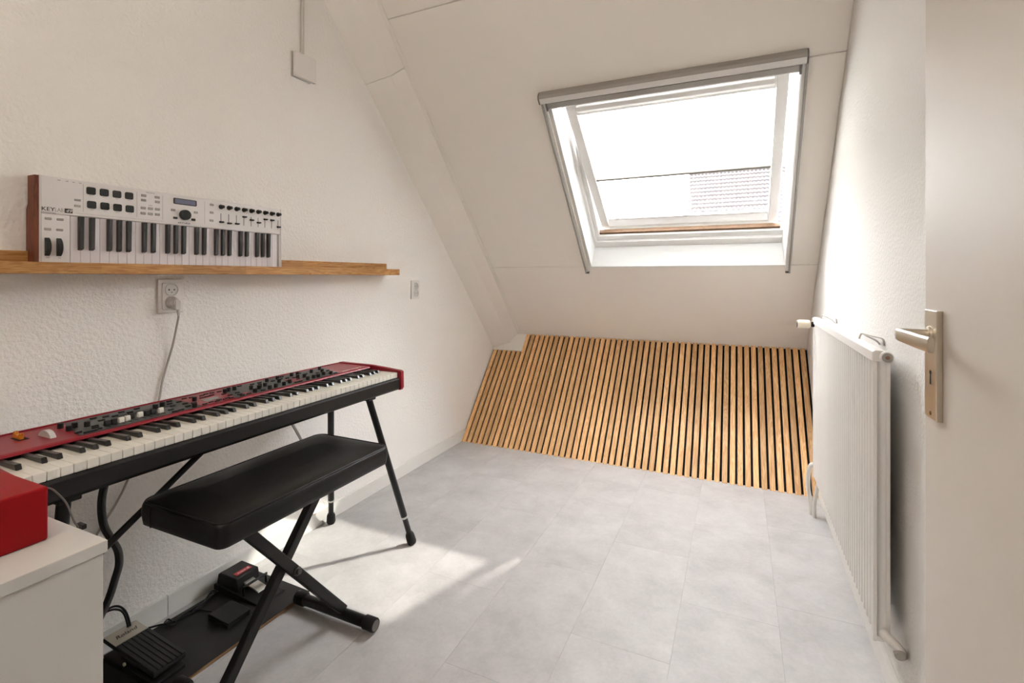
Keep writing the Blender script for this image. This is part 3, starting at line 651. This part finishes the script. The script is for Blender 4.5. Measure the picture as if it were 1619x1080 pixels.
# pitch stick, modulation wheel, lettering, feet
obj('pitch_stick', wmb(lambda m: m.prism([(-1.602, TP+.001), (-1.602, TP+.016), (-1.595, TP+.018), (-1.589, TP+.011), (-1.578, TP+.010), (-1.571, TP+.016), (-1.566, TP+.016), (-1.566, TP+.001)][::-1], 1, .590, .598)), ORANGEW, pn, bevel=.0015, label='orange wooden pitch stick')
obj('stick_slot', wmb(lambda m: m.box(-1.604, -1.562, .587, .606, TP, TP+.0008)), DARKHOLE, pn)
arc = [(-1.545+.031*math.cos(t), TP-.006+.022*math.sin(t)) for t in [R(a) for a in range(12, 169, 12)]]
obj('modulation_wheel', wmb(lambda m: m.prism(arc[::-1], 1, .627, .639)), GREYCAP, pn, bevel=.001, label='pale grey modulation wheel')
text('lettering', 'nord stage 3', .017, WHITEINK, pn, (0, 1, 0), (-1, 0, 0), Vector((-1.487, 1.575, TP+.0002)) - O, .0002, .108)
ft = MB().lathe([(.013, 0), (.013, -.009), (.011, -.011)], (0, 0, 0), 'z', 16).mesh('rubber_foot', RUBBER)
for a, b in ((-1.36, .80), (-1.36, .667+.21), (-1.36, 1.50), (-1.37, 1.64), (-1.6, .6), (-1.6, 1.6)): obj('rubber_foot', ft, None, pn, loc=(a-O.x, b-O.y, 0))

# ------------------------------------------------------------------ keyboard stand
st = thing('keyboard_stand', 'black tubular stand with splayed legs under the red piano', 'stand', Matrix.Translation((-1.50, 1.11, 0)))
SO = Vector((-1.50, 1.11, 0))
def stm(fn):
    mb = MB(); fn(mb); mb.v = [tuple(Vector(v) - SO) for v in mb.v]; return mb
legs = [((-1.403, 1.632, .640), (-1.275, 1.760, .0)), ((-1.603, 1.623, .640), (-1.728, 1.751, .0)), ((-1.403, .605, .640), (-1.285, .505, .0)), ((-1.603, .605, .640), (-1.725, .505, .0))]
for a, b in legs:
    a, b = Vector(a), Vector(b); d = (a-b).normalized(); L_ = (a-b).length
    lg = obj('leg', stm(lambda m: m.tube([b + d*.03, b + d*.125, b + d*.127, a], [.0115, .0115, .0135, .0135], 16)), BLACK, st)
    obj('ring', stm(lambda m: m.tube([b + d*.122, b + d*.130], .0145, 16)), STEEL, lg)
    obj('rubber_foot', stm(lambda m: m.tube([b + d*.004, b + d*.012, b + d*.042, b + d*.052], [.017, .0200, .0185, .015], 18)), RUBBER, lg)
obj('cross_bar', stm(lambda m: m.box(-1.63, -1.38, 1.605, 1.650, .636, .656)), BLACK, st, bevel=.003)
obj('cross_bar', stm(lambda m: m.box(-1.63, -1.38, .585, .630, .636, .656)), BLACK, st, bevel=.003)
obj('long_bar', stm(lambda m: m.box(-1.53, -1.49, .63, 1.605, .636, .656)), BLACK, st, bevel=.003)
obj('brace', stm(lambda m: m.tube([(-1.412, .946, .652), (-1.412, .606, .430)], .0085, 12)), BLACK, st)
obj('brace', stm(lambda m: m.tube([(-1.585, 1.365, .640), (-1.695, 1.715, .165)], .0055, 10)), ALUM, st, label='thin grey metal brace')

# ------------------------------------------------------------------ bench
BO = Vector((-1.235, 1.06, 0))
bn = thing('keyboard_bench', 'black padded bench with X-shaped folding legs in front of the red piano', 'bench', Matrix.Translation(BO))
bx0, bx1, by0, by1 = -1.397, -1.080, .755, 1.362
rings = [(.515, .008, .020), (.518, .002, .022), (.530, .0, .024), (.548, -.002, .025), (.566, .0, .024), (.573, .003, .022), (.5765, .010, .022), (.580, .025, .030), (.5835, .055, .03), (.5855, .10, .03)]
vs = []; n_ = 6*4
for z, i_, r_ in rings: vs += [(a-BO.x, b-BO.y, z) for a, b in rrect(bx0+i_, bx1-i_, by0+i_, by1-i_, r_, 5)]
fs = []
for i in range(len(rings)-1):
    for k in range(n_): fs.append((i*n_+k, i*n_+(k+1) % n_, (i+1)*n_+(k+1) % n_, (i+1)*n_+k))
cm = MB().add(vs, fs, True); m9 = (len(rings)-1)*n_
cm.add(vs[m9:], [tuple(range(n_))], True); cm.add(vs[:n_], [tuple(range(n_))[::-1]])
seat = obj('seat', cm, LEATHER, bn)
obj('piping', MB().tube([(a-BO.x, b-BO.y, .5745) for a, b in rrect(bx0+.003, bx1-.003, by0+.003, by1-.003, .032, 6)], .0028, 8, closed=True), LEATHER, seat)
obj('corner_seam', MB().tube([(bx0+.055-BO.x, by0-.0005-BO.y, .519), (bx0+.055-BO.x, by0-.0015-BO.y, .548), (bx0+.056-BO.x, by0-.0005-BO.y, .572)], .0018, 6).tube([(bx1-.055-BO.x, by1+.0005-BO.y, .519), (bx1-.055-BO.x, by1+.0015-BO.y, .548), (bx1-.056-BO.x, by1+.0005-BO.y, .572)], .0018, 6), LEATHER, seat)
obj('seat_frame', MB().box(bx0+.05-BO.x, bx0+.075-BO.x, by0+.06-BO.y, by1-.06-BO.y, .500, .516).box(bx1-.075-BO.x, bx1-.05-BO.x, by0+.06-BO.y, by1-.06-BO.y, .500, .516).box(bx0+.05-BO.x, bx1-.05-BO.x, .865-BO.y, .895-BO.y, .498, .514).box(bx0+.05-BO.x, bx1-.05-BO.x, 1.215-BO.y, 1.245-BO.y, .498, .514), BLACK, bn, bevel=.001)
def bar(x, a, b, w, t):
    a, b = Vector((x, a[0], a[1])), Vector((x, b[0], b[1])); d = (b-a).normalized(); nrm = Vector((0, -d.z, d.y))
    v = []
    for p_ in (a, b):
        for s1, s2 in ((-1, -1), (1, -1), (1, 1), (-1, 1)): v.append(p_ + Vector((s1*t/2, 0, 0)) + nrm*s2*w/2 - BO)
    return MB().add(v, [(0, 3, 2, 1), (4, 5, 6, 7), (0, 1, 5, 4), (1, 2, 6, 5), (2, 3, 7, 6), (3, 0, 4, 7)])
la = obj('leg', bar(-1.200, (1.268, .040), (.878, .505), .030, .024), BLACK, bn, bevel=.003)
obj('leg', bar(-1.236, (.858, .040), (1.232, .505), .030, .024), BLACK, bn, bevel=.003)
obj('pivot_bolt', MB().lathe([(.013, -.004), (.013, .004), (.011, .005), (.0085, .0052), (.0085, .011), (.006, .012)], (-1.188-BO.x, 1.069-BO.y, .279), 'x', 18), BOLTM, bn)
for y_ in (1.268, .858):
    fb = obj('foot_tube', MB().tube([(-1.390-BO.x, y_-BO.y, .027), (-1.082-BO.x, y_-BO.y, .027)], .0175, 20), BLACK, bn)
    for a, b in ((-1.408, -1.365), (-1.106, -1.062)):
        obj('end_cap', MB().tube([(a-BO.x, y_-BO.y, .027), (a+.003-BO.x, y_-BO.y, .027), (b-.003-BO.x, y_-BO.y, .027), (b-BO.x, y_-BO.y, .027)], [.0185, .0215, .0215, .0195], 22), RUBBER, fb)
    obj('cap_face', MB().lathe([(.0165, 0), (.0165, .0008)], (-1.0622-BO.x, y_-BO.y, .027), 'x', 22), ALUD, fb)

# ------------------------------------------------------------------ pedal board and pedals
MPB = Matrix.Translation((-1.750, .55, 0)) @ Matrix.Rotation(R(-1.5), 4, 'Z')
pb = thing('pedal_board', 'long black plywood board on the floor along the skirting under the pedals', 'board', MPB)
obj('board_face', MB().box(.022, .318, 0, .785, .0105, .012), PLYBLACK, pb)
obj('plywood_core', MB().box(.0222, .3178, .0002, .7848, .0, .0105), PLYEDGE, pb, label='pale plywood edge')
# piano-style sustain pedal
sp = thing('piano_pedal', 'black damper pedal with silver foot plate and red label on the board', 'pedal', Matrix.Translation((-1.63, 1.24, .012)))
obj('base', MB().prism([(-.105, 0), (.135, 0), (.135, .004), (.02, .016), (-.105, .020)], 1, -.052, .052), BLACKPL, sp, bevel=.003)
obj('housing', MB().prism([(-.100, .018), (.012, .014), (.012, .030), (.006, .060), (-.082, .062), (-.092, .055)], 1, -.045, .045), BLACKPL, sp, bevel=.004, seg=3)
obj('foot_plate', MB().prism([(.006, .038), (.070, .026), (.086, .021), (.086, .017), (.006, .030)], 1, -.019, .019), STEEL, sp, bevel=.003, seg=3)
obj('wire_guard', MB().tube(smooth([(.045, -.046, .010), (.045, -.046, .040), (.050, -.040, .046), (.050, .036, .046), (.045, .044, .040), (.045, .046, .010)], 5), .0044, 8), BLACK, sp)
lb = obj('label_plate', MB().box(-.030, -.010, -.030, .030, .0612, .0620), REDINK, sp, label='red label with white lettering')
text('lettering', 'nord', .017, WHITEINK, lb, (0, 1, 0), (-1, 0, 0), (-.014, -.022, .0622), .0002, .044)
# flat footswitch
fsw = thing('footswitch', 'flat square black footswitch on the board before the damper pedal', 'pedal', Matrix.Translation((-1.545, 1.112, .012)))
obj('base', MB().box(-.050, .048, -.040, .040, 0, .010), BLACKPL, fsw, bevel=.002)
obj('treadle', MB().prism([(-.050, .012), (.050, .012), (.052, .018), (-.046, .024), (-.050, .020)], 1, -.041, .041), BLACKPL, fsw, bevel=.002)
# expression pedal
ex = thing('expression_pedal', 'black ribbed expression pedal with grey metal toe plate beside the cabinet', 'pedal', Matrix.Translation((-1.585, .875, .012)))
obj('base', MB().prism([(-.120, 0), (.120, 0), (.120, .010), (-.02, .022), (-.120, .020)], 1, -.046, .046), BLACKPL, ex, bevel=.003)
obj('pivot_block', MB().prism([(-.050, .018), (.030, .016), (.020, .052), (-.050, .058)], 1, -.034, .034), BLACKPL, ex)
def tz(x): return .066 - .105*(x+.125)/1.0 + .0
obj('treadle', MB().prism([(-.125, .054), (.122, .030), (.122, .042), (-.125, .066)], 1, -.045, .045), BLACKPL, ex, bevel=.003)
sl0 = (.042-.066)/.247
def top(x): return .066 + sl0*(x+.125)
tpl = obj('toe_plate', MB().prism([(-.124, top(-.124)), (-.062, top(-.062)), (-.062, top(-.062)+.0016), (-.124, top(-.124)+.0016)], 1, -.043, .043), NICKEL, ex, label='grey metal toe plate with script lettering')
text('lettering', 'Roland', .021, INK, tpl, (0, 1, 0), (-1, 0, -sl0), (-.086, -.029, top(-.086)+.0018), .0002, .058, shear=.3)
for i in range(7):
    y_ = -.0385 + i*.0128
    obj('tread_rib', MB().prism([(-.058, top(-.058)), (.120, top(.120)), (.120, top(.120)+.004), (-.058, top(-.058)+.004)], 1, y_-.0048, y_+.0048), RIBM, ex, bevel=.001)
obj('hinge_pin', MB().lathe([(.005, 0), (.005, .004)], (-.01, .046, .030), 'y', 12).lathe([(.005, 0), (.005, -.004)], (-.01, -.046, .030), 'y', 12), CREAM, ex)
# cables
cb = thing('pedal_cable', 'coiled black cable lying on the board between the pedals', 'cable', Matrix.Translation((-1.69, 1.05, .012)))
pts = [(-.039, -.085, .006), (-.013, -.055, .006), (.018, -.053, .008), (.017, -.037, .006), (-.02, -.035, .008), (-.002, -.055, .010), (.013, -.006, .006), (.013, .053, .006), (-.005, .092, .006), (-.008, .122, .008), (-.029, .12, .008), (.008, .061, .012), (.004, .02, .008), (.024, .04, .006), (.05, .045, .006), (.086, .052, .008), (.094, .054, .010)]
obj('cord', MB().tube(smooth(pts, 6), .0028, 7), CABLEB, cb)
obj('cord', MB().tube(smooth([(.017, -.037, .011), (.006, .0, .011), (.009, .055, .012), (-.012, .10, .011), (-.02, .13, .006), (-.02, .142, .02)], 6), .0028, 7), CABLEB, cb)
cb2 = thing('cable_bundle', 'thick black cable bundle hanging from the piano down behind the cabinet', 'cable', Matrix.Translation((-1.5, .74, .012)))
pts = [(-1.505, .742, .632), (-1.5, .727, .60), (-1.5, .722, .557), (-1.5, .727, .505), (-1.5, .744, .461), (-1.5, .759, .424), (-1.5, .762, .386), (-1.5, .753, .352), (-1.5, .735, .30), (-1.51, .70, .22), (-1.54, .68, .12), (-1.58, .66, .02)]
obj('cord', MB().tube([q - Vector((-1.5, .74, .012)) for q in smooth(pts, 6)], .0062, 10), CABLEB, cb2)
obj('cord', MB().tube([q - Vector((-1.5, .74, .012)) + Vector((.006, .006, 0)) for q in smooth(pts, 6)], .0042, 8), CABLEK, cb2)
cb3 = thing('cable_loop', 'black cable loop rising from the expression pedal beside the cabinet', 'cable', Matrix.Translation((-1.70, .85, .012)))
for d_ in (0, .006):
    pts = [(-1.72, .80+d_, .04), (-1.725, .815+d_, .13), (-1.72, .842+d_, .146+d_), (-1.715, .866+d_, .142+d_), (-1.71, .884+d_, .122), (-1.70, .890+d_, .086), (-1.69, .888+d_, .05)]
    obj('cord', MB().tube([q - Vector((-1.70, .85, .012)) for q in smooth(pts, 6)], .0030, 7), CABLEB, cb3)

# ------------------------------------------------------------------ cabinet, red box, usb cable
ca = thing('cabinet', 'white cabinet with a thick top in the bottom left corner carrying the red box', 'cabinet', Matrix.Translation((-1.32, .06, 0)))
obj('top', MB().box(-.38, .370, -.45, .4085, .694, .714), DESKW, ca, bevel=.001)
obj('side_panel', MB().box(.350, .366, -.445, .4040, .0, .6935), DESKW, ca, bevel=.001)
obj('end_panel', MB().box(-.375, .3495, .388, .4040, .0, .6935), DESKW, ca, bevel=.001)
obj('end_panel', MB().box(-.375, .3495, -.445, -.429, .0, .6935), DESKW, ca, bevel=.001)
obj('shelf', MB().box(-.37, .345, -.425, .385, .33, .348), DESKW, ca)
rb = tag(obj('red_box', MB().prism(rrect(-.105, .108, -.115, .115, .004, 4), 2, 0, .0885), REDBOX, None, bevel=.004, seg=3), 'glossy red rectangular box on the white cabinet', 'box')
rb.location = (-1.148, .313, .7142)
uc = thing('usb_cable', 'thin grey cable with a black plug lying over the far edge of the cabinet', 'cable', Matrix.Translation((-1.02, .45, .7145)))
UO = Vector((-1.02, .45, .7145))
pts = [(-1.22, .450, .740), (-1.16, .453, .768), (-1.105, .455, .777), (-1.074, .455, .772), (-1.047, .455, .761), (-1.031, .455, .744), (-1.021, .455, .734), (-1.010, .456, .728)]
obj('cord', MB().tube([q - UO for q in smooth(pts, 6)], .0016, 8), CABLEK, uc)
obj('plug', MB().box(.0, .020, .006, .013, .010, .018), BLACKPL, uc, bevel=.0015)

# ------------------------------------------------------------------ outside: neighbouring house, bare tree, ground
struct('ground', MB().box(-60, 60, 5.2, 120, -6.2, -6.0), GRASS, 'ground outside far below the window', 'ground')
ho = thing('neighbour_house', 'neighbouring house roof of clay tiles seen through the roof window', 'house', Matrix.Translation((3.2, 32.2, -6.0)))
HO = Vector((3.2, 32.2, -6.0))
ry, rz, sp_ = 32.0, 7.35, math.tan(R(50))
y_e = ry - 6.2; z_e = rz - 6.2*sp_
hm = MB().prism([(-6.1, 0), (5.7, 0), (5.7, z_e+6.0), (-.2, rz+6.0-.3), (-6.1, z_e+6.0)], 0, -5.7, 6.2)
obj('wall', hm, BRICK, ho)
rt = MB(); nu, nv = 60*6, 30; L_ = math.hypot(6.4, 6.4*sp_); dy, dz = -math.cos(R(50)), -math.sin(R(50))
x0_, x1_ = -2.75, 9.6
for j in range(nv):
    a0, a1 = L_*j/nv, L_*(j+1)/nv + .03
    vv = []
    for i in range(nu+1):
        x = x0_ + (x1_-x0_)*i/nu; h = .030*math.sin(2*math.pi*i/6.)
        for a, e in ((a0, h+.0), (a1, h+.04)):
            vv.append(Vector((x, ry + dy*a, rz + dz*a)) + Vector((0, -math.sin(R(50)), math.cos(R(50))))*e - HO)
    rt.add(vv, [(2*i, 2*i+1, 2*i+3, 2*i+2) for i in range(nu)], True)
o_ = obj('roof_tiles', rt, ROOFT, ho); o_['kind'] = 'stuff'
obj('roof_back', MB().add([Vector(q)-HO for q in ((x0_, ry, rz), (x1_, ry, rz), (x1_, ry+6.4, rz-6.4*sp_), (x0_, ry+6.4, rz-6.4*sp_))], [(0, 1, 2, 3)]), ROOFT, ho)
obj('ridge', MB().cyl(Vector((x0_, ry, rz+.02))-HO, Vector((x1_, ry, rz+.02))-HO, .09, n=10), ROOFT, ho)
tr = thing('bare_tree', 'leafless tree far off left of the neighbouring roof', 'tree', Matrix.Translation((-6.5, 45.0, -6.0)))
tm = MB(); rng = random.Random(3)
def branch(p, d, L_, r, lvl):
    q = p + d*L_*.5 + Vector((rng.uniform(-.1, .1), rng.uniform(-.1, .1), 0))*L_*.3; e = p + d*L_
    tm.tube([p, q, e], [r, r*.8, r*.6], 5 if lvl < 3 else 3, caps=False)
    if lvl == 5: return
    for k in range(4 if lvl < 4 else 3):
        nd = (d + Vector((rng.uniform(-.75, .75), rng.uniform(-.75, .75), rng.uniform(-.05, .5)))).normalized()
        branch(p + d*L_*rng.uniform(.5, 1), nd, L_*rng.uniform(.55, .8), r*.55, lvl+1)
branch(Vector((0, 0, 0)), Vector((0, 0, 1)), 4.2, .22, 0)
obj('branches', tm, BARK, tr)
